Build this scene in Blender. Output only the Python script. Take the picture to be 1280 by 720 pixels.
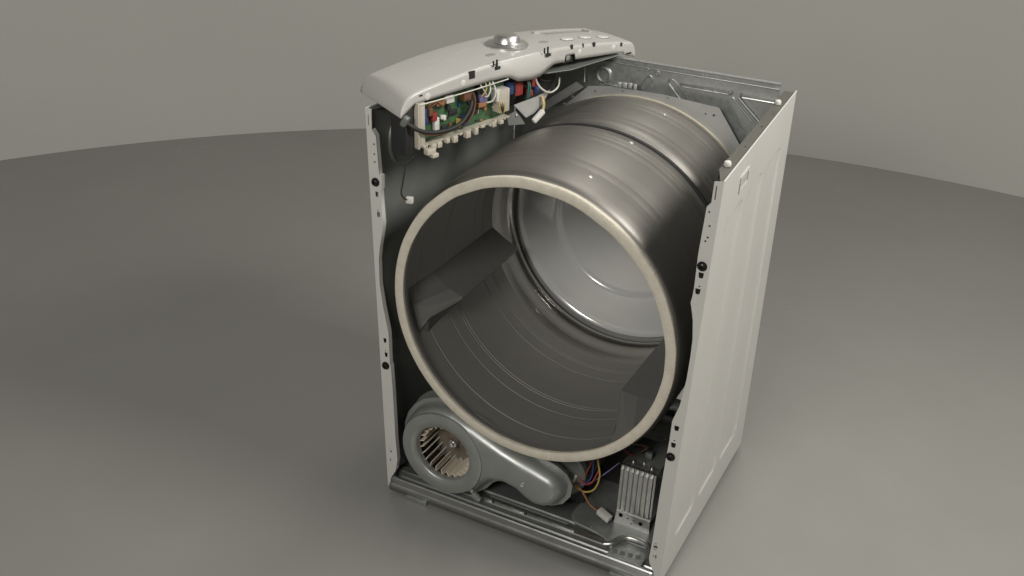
import bpy, bmesh, math, random
from mathutils import Vector, Matrix, noise
random.seed(7)
for o in list(bpy.data.objects): bpy.data.objects.remove(o)
scn = bpy.context.scene
COL = scn.collection
R = math.radians
FLOOR = -0.015

# ------------------------------------------------------------------ camera
cam_d = bpy.data.cameras.new('camera'); cam = bpy.data.objects.new('camera', cam_d); COL.objects.link(cam)
cam.location = (1.15881, -1.65130, 1.58906)
cam.rotation_euler = (1.087523, -0.0277075, 0.4870332)
cam_d.sensor_width = 36.0; cam_d.lens = 1314.72 / 1280 * 36; cam_d.clip_start = 0.05; cam_d.clip_end = 100
scn.camera = cam

# ------------------------------------------------------------------ world, lamps, exposure
world = bpy.data.worlds.new('World'); scn.world = world; world.use_nodes = True
wb = world.node_tree.nodes['Background']; wb.inputs[0].default_value = (1.0, 0.97, 0.92, 1); wb.inputs[1].default_value = 0.118
def area(name, loc, target, size, power, col=(1, .98, .915)):
    d = bpy.data.lights.new(name, 'AREA'); d.shape = 'DISK'; d.size = size; d.energy = power; d.color = col
    o = bpy.data.objects.new(name, d); COL.objects.link(o); o.location = loc
    o.rotation_euler = (Vector(target) - Vector(loc)).to_track_quat('-Z', 'Y').to_euler()
    return o
area('studio_lamp_right', (2.0, 0.38, 2.3), (0.55, -0.35, 0.0), 0.8, 52)
area('studio_lamp_rear', (0.35, 1.9, 3.1), (0.4, 0.0, 0.1), 0.6, 16)
area('studio_lamp_front', (0.55, -2.8, 2.4), (0.3, 0.6, 0.5), 1.0, 54)
vs = scn.view_settings; vs.view_transform = 'Standard'; vs.look = 'None'; vs.gamma = 1.0; vs.exposure = 0.0; vs.use_curve_mapping = False

# ------------------------------------------------------------------ materials
def mat(name, col, rough=.5, metal=0, var=0.0, scale=20, stretch=(1, 1, 1), bump=0.0, bscale=200, rvar=0.0, coat=0, voro=False, aniso=0, spec=.5):
    m = bpy.data.materials.new(name); m.use_nodes = True; nt = m.node_tree; N = nt.nodes; L = nt.links
    b = N['Principled BSDF']
    b.inputs['Base Color'].default_value = (*col, 1); b.inputs['Roughness'].default_value = rough
    b.inputs['Metallic'].default_value = metal; b.inputs['Coat Weight'].default_value = coat
    b.inputs['Specular IOR Level'].default_value = spec
    tc = N.new('ShaderNodeTexCoord'); mp = N.new('ShaderNodeMapping'); mp.inputs['Scale'].default_value = stretch
    L.new(tc.outputs['Object'], mp.inputs['Vector'])
    if var or rvar:
        if voro:
            t = N.new('ShaderNodeTexVoronoi'); t.inputs['Scale'].default_value = scale; out = t.outputs['Color']
        else:
            t = N.new('ShaderNodeTexNoise'); t.inputs['Scale'].default_value = scale; t.inputs['Detail'].default_value = 6; t.inputs['Roughness'].default_value = .6; out = t.outputs['Fac']
        L.new(mp.outputs[0], t.inputs['Vector'])
        if var:
            mr = N.new('ShaderNodeMapRange'); mr.inputs[1].default_value = .25; mr.inputs[2].default_value = .75
            mr.inputs[3].default_value = 1 - var; mr.inputs[4].default_value = 1 + var
            L.new(out, mr.inputs[0])
            mx = N.new('ShaderNodeVectorMath'); mx.operation = 'SCALE'; mx.inputs[0].default_value = col
            L.new(mr.outputs[0], mx.inputs['Scale']); L.new(mx.outputs[0], b.inputs['Base Color'])
        if rvar:
            mr = N.new('ShaderNodeMapRange'); mr.inputs[1].default_value = .25; mr.inputs[2].default_value = .75
            mr.inputs[3].default_value = max(.02, rough - rvar); mr.inputs[4].default_value = min(1, rough + rvar)
            L.new(out, mr.inputs[0]); L.new(mr.outputs[0], b.inputs['Roughness'])
    if bump:
        t2 = N.new('ShaderNodeTexNoise'); t2.inputs['Scale'].default_value = bscale; t2.inputs['Detail'].default_value = 3
        L.new(mp.outputs[0], t2.inputs['Vector'])
        bp = N.new('ShaderNodeBump'); bp.inputs['Strength'].default_value = bump; bp.inputs['Distance'].default_value = .002
        L.new(t2.outputs['Fac'], bp.inputs['Height']); L.new(bp.outputs[0], b.inputs['Normal'])
    return m
M = {}
M['floor'] = mat('floor_paint', (.258, .254, .238), .24, var=.045, scale=2.2, bump=.02, bscale=2.5, rvar=.05)
M['wall'] = mat('wall_paint', (.52, .51, .482), .8, var=.03, scale=1.2, bump=.05, bscale=60)
M['white'] = mat('white_enamel', (.58, .568, .542), .30, var=.03, scale=6, bump=.03, bscale=300)
M['plastic'] = mat('white_plastic', (.48, .468, .447), .28, var=.02, scale=9, bump=.04, bscale=500)
M['galv'] = mat('galvanised_sheet', (.42, .43, .42), .42, .7, var=.05, scale=140, voro=True, rvar=.04, bump=.012, bscale=14)
M['galv_dark'] = mat('shaded_zinc_sheet', (.20, .212, .196), .5, .35, var=.08, scale=9, rvar=.06, bump=.015, bscale=20)  # galvanised sheet with the interior shade put into its colour
M['rim'] = mat('rim_zinc', (.115, .112, .095), .5, .3, var=.1, scale=30)
M['galv_lite'] = mat('pale_zinc_plate', (.50, .50, .49), .5, .55, var=.05, scale=30, rvar=.06)
M['steel'] = mat('drum_steel', (.28, .266, .248), .52, 1, var=.06, scale=9, stretch=(.35, 22, .35), rvar=.035, bump=.02, bscale=14)
M['steel_in'] = mat('drum_steel_inside', (.34, .328, .31), .58, .7, var=.10, scale=9, stretch=(.35, 22, .35), rvar=.07, bump=.05, bscale=14)
M['polish'] = mat('polished_steel_ring', (.52, .505, .48), .24, 1, var=.06, scale=9, stretch=(.35, 22, .35), rvar=.04)
M['dish'] = mat('glossy_grey_enamel', (.64, .637, .625), .16, .2, var=.02, scale=5, coat=.6)
M['felt'] = mat('cream_felt', (.63, .58, .49), .95, var=.10, scale=60, bump=.6, bscale=260, spec=.2)
M['felt_rear'] = mat('aged_felt', (.42, .39, .32), .95, var=.12, scale=60, bump=.5, bscale=260, spec=.2)
M['baffle'] = mat('baffle_plastic', (.20, .193, .184), .45, .3, var=.06, scale=40, bump=.08, bscale=200)
M['rubber'] = mat('black_rubber', (.018, .018, .018), .6, var=.1, scale=30)
M['black'] = mat('black_screw', (.02, .019, .018), .35, .6)
M['blower'] = mat('zinc_blower_shell', (.36, .368, .358), .42, .6, var=.06, scale=24, rvar=.07, bump=.04, bscale=30)
M['vane'] = mat('tan_vane_plastic', (.72, .64, .52), .55, var=.12, scale=30)
M['vane_dark'] = mat('brown_hub', (.19, .15, .115), .6, var=.2, scale=30)
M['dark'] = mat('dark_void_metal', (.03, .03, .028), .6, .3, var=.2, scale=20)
M['chrome'] = mat('satin_chrome', (.72, .71, .69), .33, 1, var=.03, scale=20)
M['alum'] = mat('bright_aluminised_steel', (.56, .56, .54), .34, .9, var=.05, scale=120, voro=True, rvar=.05)
M['pan'] = mat('pressed_zinc_pan', (.46, .465, .455), .30, .85, var=.04, scale=25, rvar=.05, bump=.008, bscale=8)
M['pcb'] = mat('green_circuit_board', (.042, .11, .047), .5, var=.35, scale=90)
M['tray'] = mat('cream_tray_plastic', (.46, .42, .35), .5, var=.08, scale=20)
M['red'] = mat('red_wire', (0.26, 0.03, 0.025), .5, var=.15, scale=60); M['blue'] = mat('blue_wire', (0.035, 0.06, 0.17), .5, var=.15, scale=60)
M['yellow'] = mat('yellow_wire', (0.46, 0.33, 0.08), .5, var=.15, scale=60); M['orange'] = mat('orange_wire', (0.32, 0.14, 0.06), .5, var=.15, scale=60)
M['violet'] = mat('violet_wire', (0.13, 0.11, 0.22), .5, var=.15, scale=60); M['teal'] = mat('green_wire', (0.03, 0.13, 0.1), .5, var=.15, scale=60)
M['whitewire'] = mat('white_wire', (.65, .62, .57), .5); M['brown'] = mat('brown_wire', (.14, .06, .03), .5)
M['conn'] = mat('white_connector', (.62, .60, .57), .4, var=.05, scale=40); M['print'] = mat('grey_print', (.42, .405, .385), .6)
M['button'] = mat('button_plastic', (.73, .705, .67), .28); M['grey_print'] = mat('oval_print', (.30, .29, .28), .5)
M['display'] = mat('display_window', (.27, .255, .225), .15, coat=.4)

# ------------------------------------------------------------------ helpers
def link(name, me, m, parent=None):
    o = bpy.data.objects.new(name, me); COL.objects.link(o)
    if m and not me.materials: me.materials.append(M[m])
    if parent is not None:
        o.parent = parent
        if parent.type == 'EMPTY': o.matrix_parent_inverse = Matrix.Translation(-parent.location)
    return o
def obj(name, bm, m, parent=None, smooth=35):
    bmesh.ops.recalc_face_normals(bm, faces=bm.faces[:])
    me = bpy.data.meshes.new(name); bm.to_mesh(me); bm.free()
    if smooth:
        me.polygons.foreach_set('use_smooth', [True] * len(me.polygons))
        me.set_sharp_from_angle(angle=R(smooth))
    return link(name, me, m, parent)
def thing(name, loc, label, cat):
    e = bpy.data.objects.new(name, None); COL.objects.link(e); e.location = loc; e.empty_display_size = .1
    e['label'] = label; e['category'] = cat
    return e
def add_box(bm, c, s, rot=None, bev=0):
    r = bmesh.ops.create_cube(bm, size=1)['verts']
    bmesh.ops.scale(bm, vec=s, verts=r)
    if bev:
        es = list({e for v in r for e in v.link_edges})
        bb = bmesh.ops.bevel(bm, geom=es, offset=bev, segments=2, affect='EDGES', profile=.5)
        r = list({v for f in bb['faces'] for v in f.verts} | {v for v in r if v.is_valid})
    if rot is not None: bmesh.ops.rotate(bm, cent=(0, 0, 0), matrix=rot, verts=r)
    bmesh.ops.translate(bm, vec=c, verts=r)
    return r
def box(name, c, s, m, parent, rot=None, bev=0):
    bm = bmesh.new(); add_box(bm, c, s, rot, bev); return obj(name, bm, m, parent)
def add_lathe(bm, prof, cx, cz, seg=96, slope=0.0, y0=0.0, ph=0.0):
    """profile (r, y) round the Y axis through (cx, cz); axis rises by slope per metre"""
    rings = []
    for r, y in prof:
        rings.append([bm.verts.new((cx + r * math.cos(2 * math.pi * i / seg + ph), y + y0, cz + slope * y + r * math.sin(2 * math.pi * i / seg + ph))) for i in range(seg)])
    for a, b in zip(rings, rings[1:]):
        for i in range(seg):
            j = (i + 1) % seg
            bm.faces.new((a[i], a[j], b[j], b[i]))
    return rings
def add_lathe_axis(bm, prof, loc, axis, seg=24):
    q = Vector((0, 0, 1)).rotation_difference(Vector(axis)).to_matrix(); L = Vector(loc); rings = []
    for r, h in prof:
        if r < 1e-5: rings.append([bm.verts.new(L + q @ Vector((0, 0, h)))])
        else: rings.append([bm.verts.new(L + q @ Vector((r * math.cos(2 * math.pi * i / seg), r * math.sin(2 * math.pi * i / seg), h))) for i in range(seg)])
    for a, b in zip(rings, rings[1:]):
        for i in range(seg):
            j = (i + 1) % seg
            if len(a) == 1 and len(b) == 1: continue
            if len(a) == 1: bm.faces.new((a[0], b[i], b[j]))
            elif len(b) == 1: bm.faces.new((a[i], a[j], b[0]))
            else: bm.faces.new((a[i], a[j], b[j], b[i]))
def screw(name, loc, axis, r, m, parent, h=None):
    h = h or r * .6
    bm = bmesh.new(); add_lathe_axis(bm, [(r * 1.25, -.001), (r * 1.25, h * .25), (r, h * .3), (r * .95, h * .8), (r * .6, h), (r * .35, h * .95), (r * .3, h * .6), (0, h * .6)], loc, axis, 14)
    return obj(name, bm, m, parent)
def smoothpath(pts, n=8):
    P = [Vector(p) for p in pts]; out = []
    for i in range(len(P) - 1):
        p0 = P[max(i - 1, 0)]; p1 = P[i]; p2 = P[i + 1]; p3 = P[min(i + 2, len(P) - 1)]
        for k in range(n):
            t = k / n
            out.append(.5 * ((2 * p1) + (-p0 + p2) * t + (2 * p0 - 5 * p1 + 4 * p2 - p3) * t * t + (-p0 + 3 * p1 - 3 * p2 + p3) * t ** 3))
    out.append(P[-1]); return out
def add_tube(bm, pts, r, seg=8, n=8, closed=False):
    P = smoothpath(pts, n) if n > 1 else [Vector(p) for p in pts]
    rings = []; up = None
    for i, p in enumerate(P):
        t = (P[min(i + 1, len(P) - 1)] - P[max(i - 1, 0)]).normalized()
        if up is None: up = t.orthogonal().normalized()
        up = (up - t * up.dot(t)).normalized(); w = t.cross(up)
        rings.append([bm.verts.new(p + (up * math.cos(2 * math.pi * k / seg) + w * math.sin(2 * math.pi * k / seg)) * r) for k in range(seg)])
    for a, b in zip(rings, rings[1:]):
        for k in range(seg):
            j = (k + 1) % seg; bm.faces.new((a[k], a[j], b[j], b[k]))
    bm.faces.new(rings[0]); bm.faces.new(rings[-1][::-1])
def tube(name, pts, r, m, parent, seg=8, n=8):
    bm = bmesh.new(); add_tube(bm, pts, r, seg, n); return obj(name, bm, m, parent, 60)
def add_sheet(bm, outer, holes, fn, thick):
    """flat outline (a, b) with holes, mapped by fn(a, b, depth) and given thickness"""
    es = []
    for loop in [outer] + holes:
        vs_ = [bm.verts.new((a, b, 0)) for a, b in loop]
        es += [bm.edges.new((vs_[i], vs_[(i + 1) % len(vs_)])) for i in range(len(vs_))]
    f = bmesh.ops.triangle_fill(bm, edges=es, use_beauty=True, use_dissolve=False)
    faces = [g for g in f['geom'] if isinstance(g, bmesh.types.BMFace)]
    front = list({v for fc in faces for v in fc.verts})
    ex = bmesh.ops.extrude_face_region(bm, geom=faces)
    back = [g for g in ex['geom'] if isinstance(g, bmesh.types.BMVert)]
    for v in back: v.co = Vector(fn(v.co.x, v.co.y, thick))
    for v in front: v.co = Vector(fn(v.co.x, v.co.y, 0))
def circ(cx, cy, r, n=16, sq=1.0): return [(cx + r * math.cos(2 * math.pi * i / n), cy + sq * r * math.sin(2 * math.pi * i / n)) for i in range(n)]
def rect(cx, cy, w, h): return [(cx - w / 2, cy - h / 2), (cx + w / 2, cy - h / 2), (cx + w / 2, cy + h / 2), (cx - w / 2, cy + h / 2)]
def rrect(cx, cy, w, h, r, k=4):
    out = []
    for sx, sy, a0 in ((1, 1, 0), (-1, 1, 90), (-1, -1, 180), (1, -1, 270)):
        for i in range(k + 1):
            a = R(a0 + 90 * i / k); out.append((cx + sx * (w / 2 - r) + r * math.cos(a), cy + sy * (h / 2 - r) + r * math.sin(a)))
    return out
def interp(tab, x):
    if x <= tab[0][0]: return tab[0][1]
    for (a, b), (c, d) in zip(tab, tab[1:]):
        if x <= c:
            t = (x - a) / (c - a); t = t * t * (3 - 2 * t); return b + (d - b) * t
    return tab[-1][1]

# ------------------------------------------------------------------ setting
bm = bmesh.new()
n = 24
for i in range(n):
    for j in range(n):
        pass
vv = [[bm.verts.new((-8 + 16 * i / n, -9 + 16 * j / n, FLOOR)) for j in range(n + 1)] for i in range(n + 1)]
for i in range(n):
    for j in range(n): bm.faces.new((vv[i][j], vv[i + 1][j], vv[i + 1][j + 1], vv[i][j + 1]))
o = obj('floor', bm, 'floor', None, 0); o['kind'] = 'structure'
bm = bmesh.new(); CX, CY, CR = .763, -1.027, 3.894; prev = None
for i in range(181):
    a = R(-20 + 220 * i / 180); col = []
    for r_, z in ((CR, FLOOR - .01), (CR, 3.4), (CR + .08, 3.4), (CR + .08, FLOOR - .01)):
        col.append(bm.verts.new((CX + r_ * math.cos(a), CY + r_ * math.sin(a), z)))
    if prev:
        for k in range(4): bm.faces.new((prev[k], col[k], col[(k + 1) % 4], prev[(k + 1) % 4]))
    prev = col
o = obj('backdrop_wall', bm, 'wall', None, 40); o['kind'] = 'structure'

# ------------------------------------------------------------------ the dryer
W, D, H = .685, .596, .928
SPL_R, SPL_L = .0289, -.0247
dryer = thing('clothes_dryer', (W / 2, D / 2, FLOOR), 'white clothes dryer with its front and top removed showing the steel drum', 'dryer')
def xr(y, z): return W + SPL_R * (z / H) * max(0, 1 - y / D)
def xl(y, z): return SPL_L * (z / H) * max(0, 1 - y / D)

# side panels: sheet grids with shallow pressed fields
FIELDS = [(.062, .198), (.217, .352), (.371, .515)]
def press(y, z):
    d = 0
    for k, (a, b) in enumerate(FIELDS):
        cy, cz = (a + b) / 2, .455; hw, hh = (b - a) / 2, .375 - .0 * k
        rr = .03
        qx, qz = abs(y - cy) - hw + rr, abs(z - cz) - hh + rr
        sd = math.hypot(max(qx, 0), max(qz, 0)) + min(max(qx, qz), 0) - rr
        t = min(1, max(0, -sd / .007)); d = max(d, t * t * (3 - 2 * t) * .0032)
    return d
def grid_vals(L, step, marks):
    s = {0, L}; k = 0
    while k * step < L: s.add(round(k * step, 4)); k += 1
    for m_ in marks:
        for q in range(-1, 9): s.add(round(m_ + q * .0012, 5))
    return sorted(v for v in s if 0 <= v <= L)
def side(name, fx, sgn, m):
    bm = bmesh.new()
    ys = grid_vals(D, .03, [v for a, b in FIELDS for v in (a, b - .0075)]); zs = grid_vals(H, .02, [.08, .823])
    for off in (0, .0012):
        g = [[bm.verts.new((fx(y, z) - sgn * (press(y, z) + off), y, z)) for z in zs] for y in ys]
        for i in range(len(ys) - 1):
            for j in range(len(zs) - 1): bm.faces.new((g[i][j], g[i + 1][j], g[i + 1][j + 1], g[i][j + 1]))
        if off == 0: g0 = g
    nI, nJ = len(ys) - 1, len(zs) - 1
    for i in range(nI):
        bm.faces.new((g0[i][0], g0[i + 1][0], g[i + 1][0], g[i][0])); bm.faces.new((g0[i][nJ], g0[i + 1][nJ], g[i + 1][nJ], g[i][nJ]))
    for j in range(nJ):
        bm.faces.new((g0[0][j], g0[0][j + 1], g[0][j + 1], g[0][j])); bm.faces.new((g0[nI][j], g0[nI][j + 1], g[nI][j + 1], g[nI][j]))
    return obj(name, bm, m, dryer, 30)
side_r = side('side_panel', xr, 1, 'white'); side_r['label'] = 'white enamelled right side panel with shallow pressed fields'
side_l = side('side_panel', xl, -1, 'white'); side_l['label'] = 'left side panel, zinc coloured as in shade on its inner face'
# bare zinc lining of the inner faces
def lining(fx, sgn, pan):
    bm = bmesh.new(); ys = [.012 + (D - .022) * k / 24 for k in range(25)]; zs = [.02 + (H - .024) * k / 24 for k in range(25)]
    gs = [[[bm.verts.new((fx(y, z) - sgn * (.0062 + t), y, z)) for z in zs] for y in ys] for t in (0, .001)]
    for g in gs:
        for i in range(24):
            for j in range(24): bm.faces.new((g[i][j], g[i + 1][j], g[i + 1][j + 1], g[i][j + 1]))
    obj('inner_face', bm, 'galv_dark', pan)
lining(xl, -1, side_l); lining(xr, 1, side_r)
# circular pressing and bead inside the left panel
bm = bmesh.new(); pr = []
for k in range(49):
    a = R(100 + 260 * k / 48); pr.append((xl(.12, .84) + .0042, .125 + .06 * math.cos(a), .835 + .06 * math.sin(a)))
add_tube(bm, pr, .006, 10, 1); obj('pressed_ring', bm, 'galv_dark', side_l)

# front flanges with cut holes
Lin = [(-.010, .9285), (-.010, .886), (-.001, .874), (.004, .792), (.0095, .791), (.0085, .762), (.006, .758), (.0075, .72), (.009, .695), (.010, .684), (.005, .655), (.000, .63), (-.004, .599), (-.004, .54), (.003, .487), (.010, .45), (.015, .424), (.016, .345), (.0185, .341), (.022, .268), (.025, .155), (.029, .085), (.023, .053), (.009, .026), (.006, .004)]
Rin = [(.697, .925), (.696, .886), (.689, .877), (.684, .784), (.684, .716), (.683, .70), (.681, .686), (.686, .665), (.689, .651), (.693, .612), (.693, .575), (.691, .522), (.684, .461), (.673, .422), (.672, .376), (.669, .323), (.665, .235), (.664, .20), (.661, .112), (.658, .069), (.660, .057), (.672, .034), (.676, .002)]
def flange(inner, fx, sgn, holes, pan):
    outer = list(inner) + [(fx(0, z) - sgn * .0002, z) for z in [q * H / 30 for q in range(0, 31)]]
    bm = bmesh.new(); add_sheet(bm, outer, holes, lambda a, b, t: (a, -.0008 + t, b), .0016)
    o = obj('front_flange', bm, 'white', pan)
    # folded return lip along the inner edge
    bm = bmesh.new(); pv = None
    for a, b in inner[1:]:
        q = [bm.verts.new((a + sgn * x_, y_, b)) for x_, y_ in ((.0004, .0009), (.0004, .012), (.0014, .012), (.0014, .0009))]
        if pv:
            for k in range(4): bm.faces.new((pv[k], q[k], q[(k + 1) % 4], pv[(k + 1) % 4]))
        pv = q
    obj('return_lip', bm, 'white', pan)
    # rounded corner bead joining flange and side
    return o
trap = lambda x, z, w=.008: [(x - w / 2, z + .006), (x + w / 2, z + .006), (x + w * .42, z - .003), (x + w * .2, z - .006), (x - w * .3, z - .006), (x - w * .45, z - .002)]
def hl(z): return xl(0, z)
def hr(z): return xr(0, z)
lh = [rect(hl(.905) + .0065, .905, .0018, .022), circ(-.006, .856, .0022, 8), circ(-.006, .835, .0022, 8), circ(-.0055, .818, .0022, 8),
      trap(-.003, .748), trap(-.0005, .703), circ(-.001, .712, .0018, 8), trap(.005, .402), trap(.007, .366), circ(.006, .376, .0018, 8),
      circ(.012, .104, .0028, 8), circ(.009, .112, .0015, 8), rect(.010, .079, .0025, .007)]
rh = [rect(hr(.905) - .0115, .905, .002, .026), circ(hr(.862) - .0175, .868, .002, 8), circ(.698, .842, .0022, 8), circ(.6975, .82, .0022, 8), circ(.694, .812, .0022, 8),
      trap(.694, .744, .010), trap(.6915, .711, .010), circ(.6935, .722, .0018, 8), trap(.6835, .408, .010), trap(.681, .367, .010), circ(.682, .379, .0018, 8),
      trap(.6695, .101, .009), circ(.6695, .112, .002, 8), rect(.6725, .078, .0032, .009), circ(.6675, .078, .002, 8)]
flange(Lin, xl, -1, lh, side_l); flange(Rin, xr, 1, rh, side_r)
for x, z, p_ in ((-.005, .775, side_l), (.0055, .338, side_l), (.694, .763, side_r), (.6785, .339, side_r)):
    screw('screw', (x, -.0009, z), (0, -1, 0), .0075, 'black', p_, .007)
for z, x in ((.686, .688), (.357, .678)):
    box('crease', (x, -.0012, z), (.012, .0015, .0022), 'white', side_r, bev=.0006)
# small framed label recess near the top front of the right panel
fy, fz = .168, .873
bm = bmesh.new(); add_sheet(bm, rrect(fy, fz, .066, .034, .004), [rrect(fy, fz, .05, .021, .003)], lambda a, b, t: (xr(a, b) - .0005 + t, a, b), .0026)
obj('label_frame', bm, 'white', side_r)
bm = bmesh.new(); add_sheet(bm, rrect(fy, fz, .051, .022, .003), [], lambda a, b, t: (xr(a, b) - .0003 + t, a, b), .001)
obj('label_plate', bm, 'print', side_r)

# top rims
def rim(fx, sgn, pan, m):
    bm = bmesh.new()
    add_sheet(bm, [(0.004, 0), (D - .002, 0), (D - .002, 1), (0.06, 1), (.004, .25)], [circ(.2, .5, .003, 8, 40), circ(.33, .5, .003, 8, 40), circ(.42, .45, .003, 8, 40)],
              lambda a, b, t: (fx(a, H) - sgn * (.0015 + .024 * b), a, H - .003 - t), .0014)
    obj('top_rim', bm, m, pan)
    bm = bmesh.new()
    add_sheet(bm, [(0.06, 0), (D - .002, 0), (D - .002, 1), (0.06, 1)], [], lambda a, b, t: (fx(a, H) - sgn * (.0256 + t), a, H - .0046 - .018 * b), .0012)
    obj('rim_return', bm, m, pan)
    # rounded bright top edge of the outer skin
    bm = bmesh.new(); add_tube(bm, [(fx(y, H) - sgn * .0007, y, H - .0003) for y in (0, .15, .3, .45, D)], .0016, 8, 2); obj('edge_roll', bm, 'white', pan)
rim(xr, 1, side_r, 'rim'); rim(xl, -1, side_l, 'rim')
for y in (.083, .487):
    bm = bmesh.new(); c = (xr(y, H) - .016, y, H - .003)
    add_lathe_axis(bm, [(.004, 0), (.0062, .001), (.0068, .003), (.0066, .007), (.0055, .0095), (.0025, .0105), (0, .0105)], c, (-.1, -.1, 1), 16); obj('rubber_bumper', bm, 'conn', side_r)

# rear panel
bm = bmesh.new()
def rfn(a, b, t): return (a, D - .004 + t, b)
add_sheet(bm, [(.006, .0), (W - .006, .0), (W - .006, .9), (W - .034, .9), (W - .034, .9385), (.03, .9385), (.03, .9), (.006, .9)],
          [circ(.475, .931, .0028, 8), circ(.484, .931, .0028, 8), circ(.507, .931, .003, 8), rect(.507, .917, .003, .009), rect(.50, .10, .12, .05)], rfn, .0012)
rear = obj('rear_panel', bm, 'galv', dryer)
def bead(pts, r=.0035, m='galv', name='bead'):
    bm = bmesh.new(); add_tube(bm, [(a, D - .0045, b) for a, b in pts], r, 8, 1); return obj(name, bm, m, rear)
def pocket_ring(c0, c1, w, r=.0022):
    (a0, b0), (a1, b1) = c0, c1; d = Vector((a1 - a0, b1 - b0)).normalized(); nn = Vector((-d.y, d.x)); pts = []
    for k in range(13): a = R(90 + 180 * k / 12); pts.append((a0 + d.x * math.cos(a) * w + nn.x * math.sin(a) * w, b0 + d.y * math.cos(a) * w + nn.y * math.sin(a) * w))
    for k in range(13): a = R(-90 + 180 * k / 12); pts.append((a1 + d.x * math.cos(a) * w + nn.x * math.sin(a) * w, b1 + d.y * math.cos(a) * w + nn.y * math.sin(a) * w))
    pts.append(pts[0]); bead(pts, r)
pocket_ring((.404, .902), (.438, .868), .0075); pocket_ring((.350, .902), (.318, .850), .0075)
# folded top edge strips and horizontal pressed step
for z0, z1, y0, y1, nm in ((.9385, .9385, D - .022, D - .003, 'top_fold'),):
    box(nm, (.34, (y0 + y1) / 2 + .008, z0 + .0006), (.62, .014, .0012), 'galv', rear)
box('step_rail', (.34, D - .0062, .9265), (.62, .004, .003), 'galv', rear, bev=.0012)
def ledge(x0, x1, zt, dep):
    bm = bmesh.new(); pv = None; prof_ = [(D - .0043, zt), (D - .0043 - dep * .5, zt - .0012), (D - .0043 - dep, zt - .0042), (D - .0043 - dep * 1.05, zt - .0062), (D - .0043 - dep * .75, zt - .0075), (D - .0043, zt - .009)]
    for x, k in ((x0, .05), (x0 + .004, .6), (x0 + .009, 1), (x1 - .006, 1), (x1, .5)):
        r_ = [bm.verts.new((x, D - .0043 + (y - D + .0043) * k, z)) for y, z in prof_]
        if pv:
            for i in range(len(r_) - 1): bm.faces.new((pv[i], pv[i + 1], r_[i + 1], r_[i]))
        pv = r_
    return obj('pressed_step', bm, 'alum', rear)
ledge(.424, .546, .905, .010); ledge(.564, .652, .9045, .014)
bead([(.562, .8935), (.575, .882), (.62, .843), (.64, .825)], .0038); bead([(.548, .892), (.56, .88), (.605, .84), (.625, .82)], .0022)
for x, z, r in ((.368, .917, .0055), (.343, .921, .0035)):
    bm = bmesh.new(); add_lathe_axis(bm, [(r * 1.4, 0), (r * 1.3, .0015), (r, .002), (r * .9, -.0005), (0, -.0005)], (x, D - .0041, z), (0, -1, 0), 16); obj('dimple', bm, 'galv', rear)
bm = bmesh.new(); add_lathe_axis(bm, [(.022, 0), (.02, .003), (.016, .004), (.012, .001), (0, .001)], (.236, D - .0041, .893), (0, -1, 0), 24); obj('pressed_boss', bm, 'galv', rear)
box('ridge', (.262, D - .007, .872), (.045, .005, .004), 'galv', rear, bev=.0015)

# bulkhead behind the drum
BC = (.3425, .5445)     # drum axis at the back
bm = bmesh.new()
BO = [(.06, .80), (.10, .795), (.155, .814), (.214, .871), (.27, .8795), (.4, .8815), (.53, .874), (.592, .793), (.64, .70), (.655, .55), (.64, .3), (.5, .16), (.2, .16), (.05, .3), (.03, .55), (.045, .72)]
add_sheet(bm, BO, [circ(BC[0], BC[1], .27, 64), circ(.502, .855, .0024, 8), circ(.521, .855, .0028, 8), circ(.232, .862, .0022, 8), circ(.30, .873, .002, 8), circ(.41, .876, .002, 8)],
          lambda a, b, t: (a, .5555 + t, b), .0014)
bulk = obj('bulkhead', bm, 'galv_lite', dryer); bulk['label'] = 'pale grey bulkhead plate behind the drum'
bm = bmesh.new()
add_lathe(bm, [(.296, .545), (.292, .549), (.288, .551), (.279, .552), (.268, .5522), (.24, .5523), (.205, .5526), (.194, .5530), (.190, .5540), (.187, .5556), (.184, .5574), (.180, .5588), (.172, .5594), (.12, .5598), (.06, .5599), (.0005, .5600)], BC[0], BC[1], 96)
obj('end_dish', bm, 'dish', bulk)
bm = bmesh.new(); add_lathe(bm, [(.319, .5485), (.3235, .5485), (.3245, .550), (.3245, .5548), (.319, .5548), (.319, .5485)], BC[0], BC[1], 96); obj('felt_seal', bm, 'felt_rear', bulk)
# left bracket of the bulkhead: folded strip running forward from its corner
bm = bmesh.new(); add_sheet(bm, [(.0, 0), (.11, -.062), (.125, -.05), (.02, .012)], [circ(.03, -.012, .002, 6)], lambda a, b, t: (.205 - a * .75, .550 - a * .45, .868 + b * 1.0 + t), .0015); obj('corner_strap', bm, 'galv', bulk)
for a in ((.155, .553, .818), (.175, .553, .84)): screw('screw', a, (0, -1, 0), .0032, 'chrome', bulk)
bm = bmesh.new()
for x, z, s_ in ((.305, .888, .012), (.318, .889, .009), (.292, .887, .01), (.33, .888, .007)): add_box(bm, (x, .556, z), (s_, .006, .012), bev=.001)
obj('clip', bm, 'galv_lite', bulk)

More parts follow.
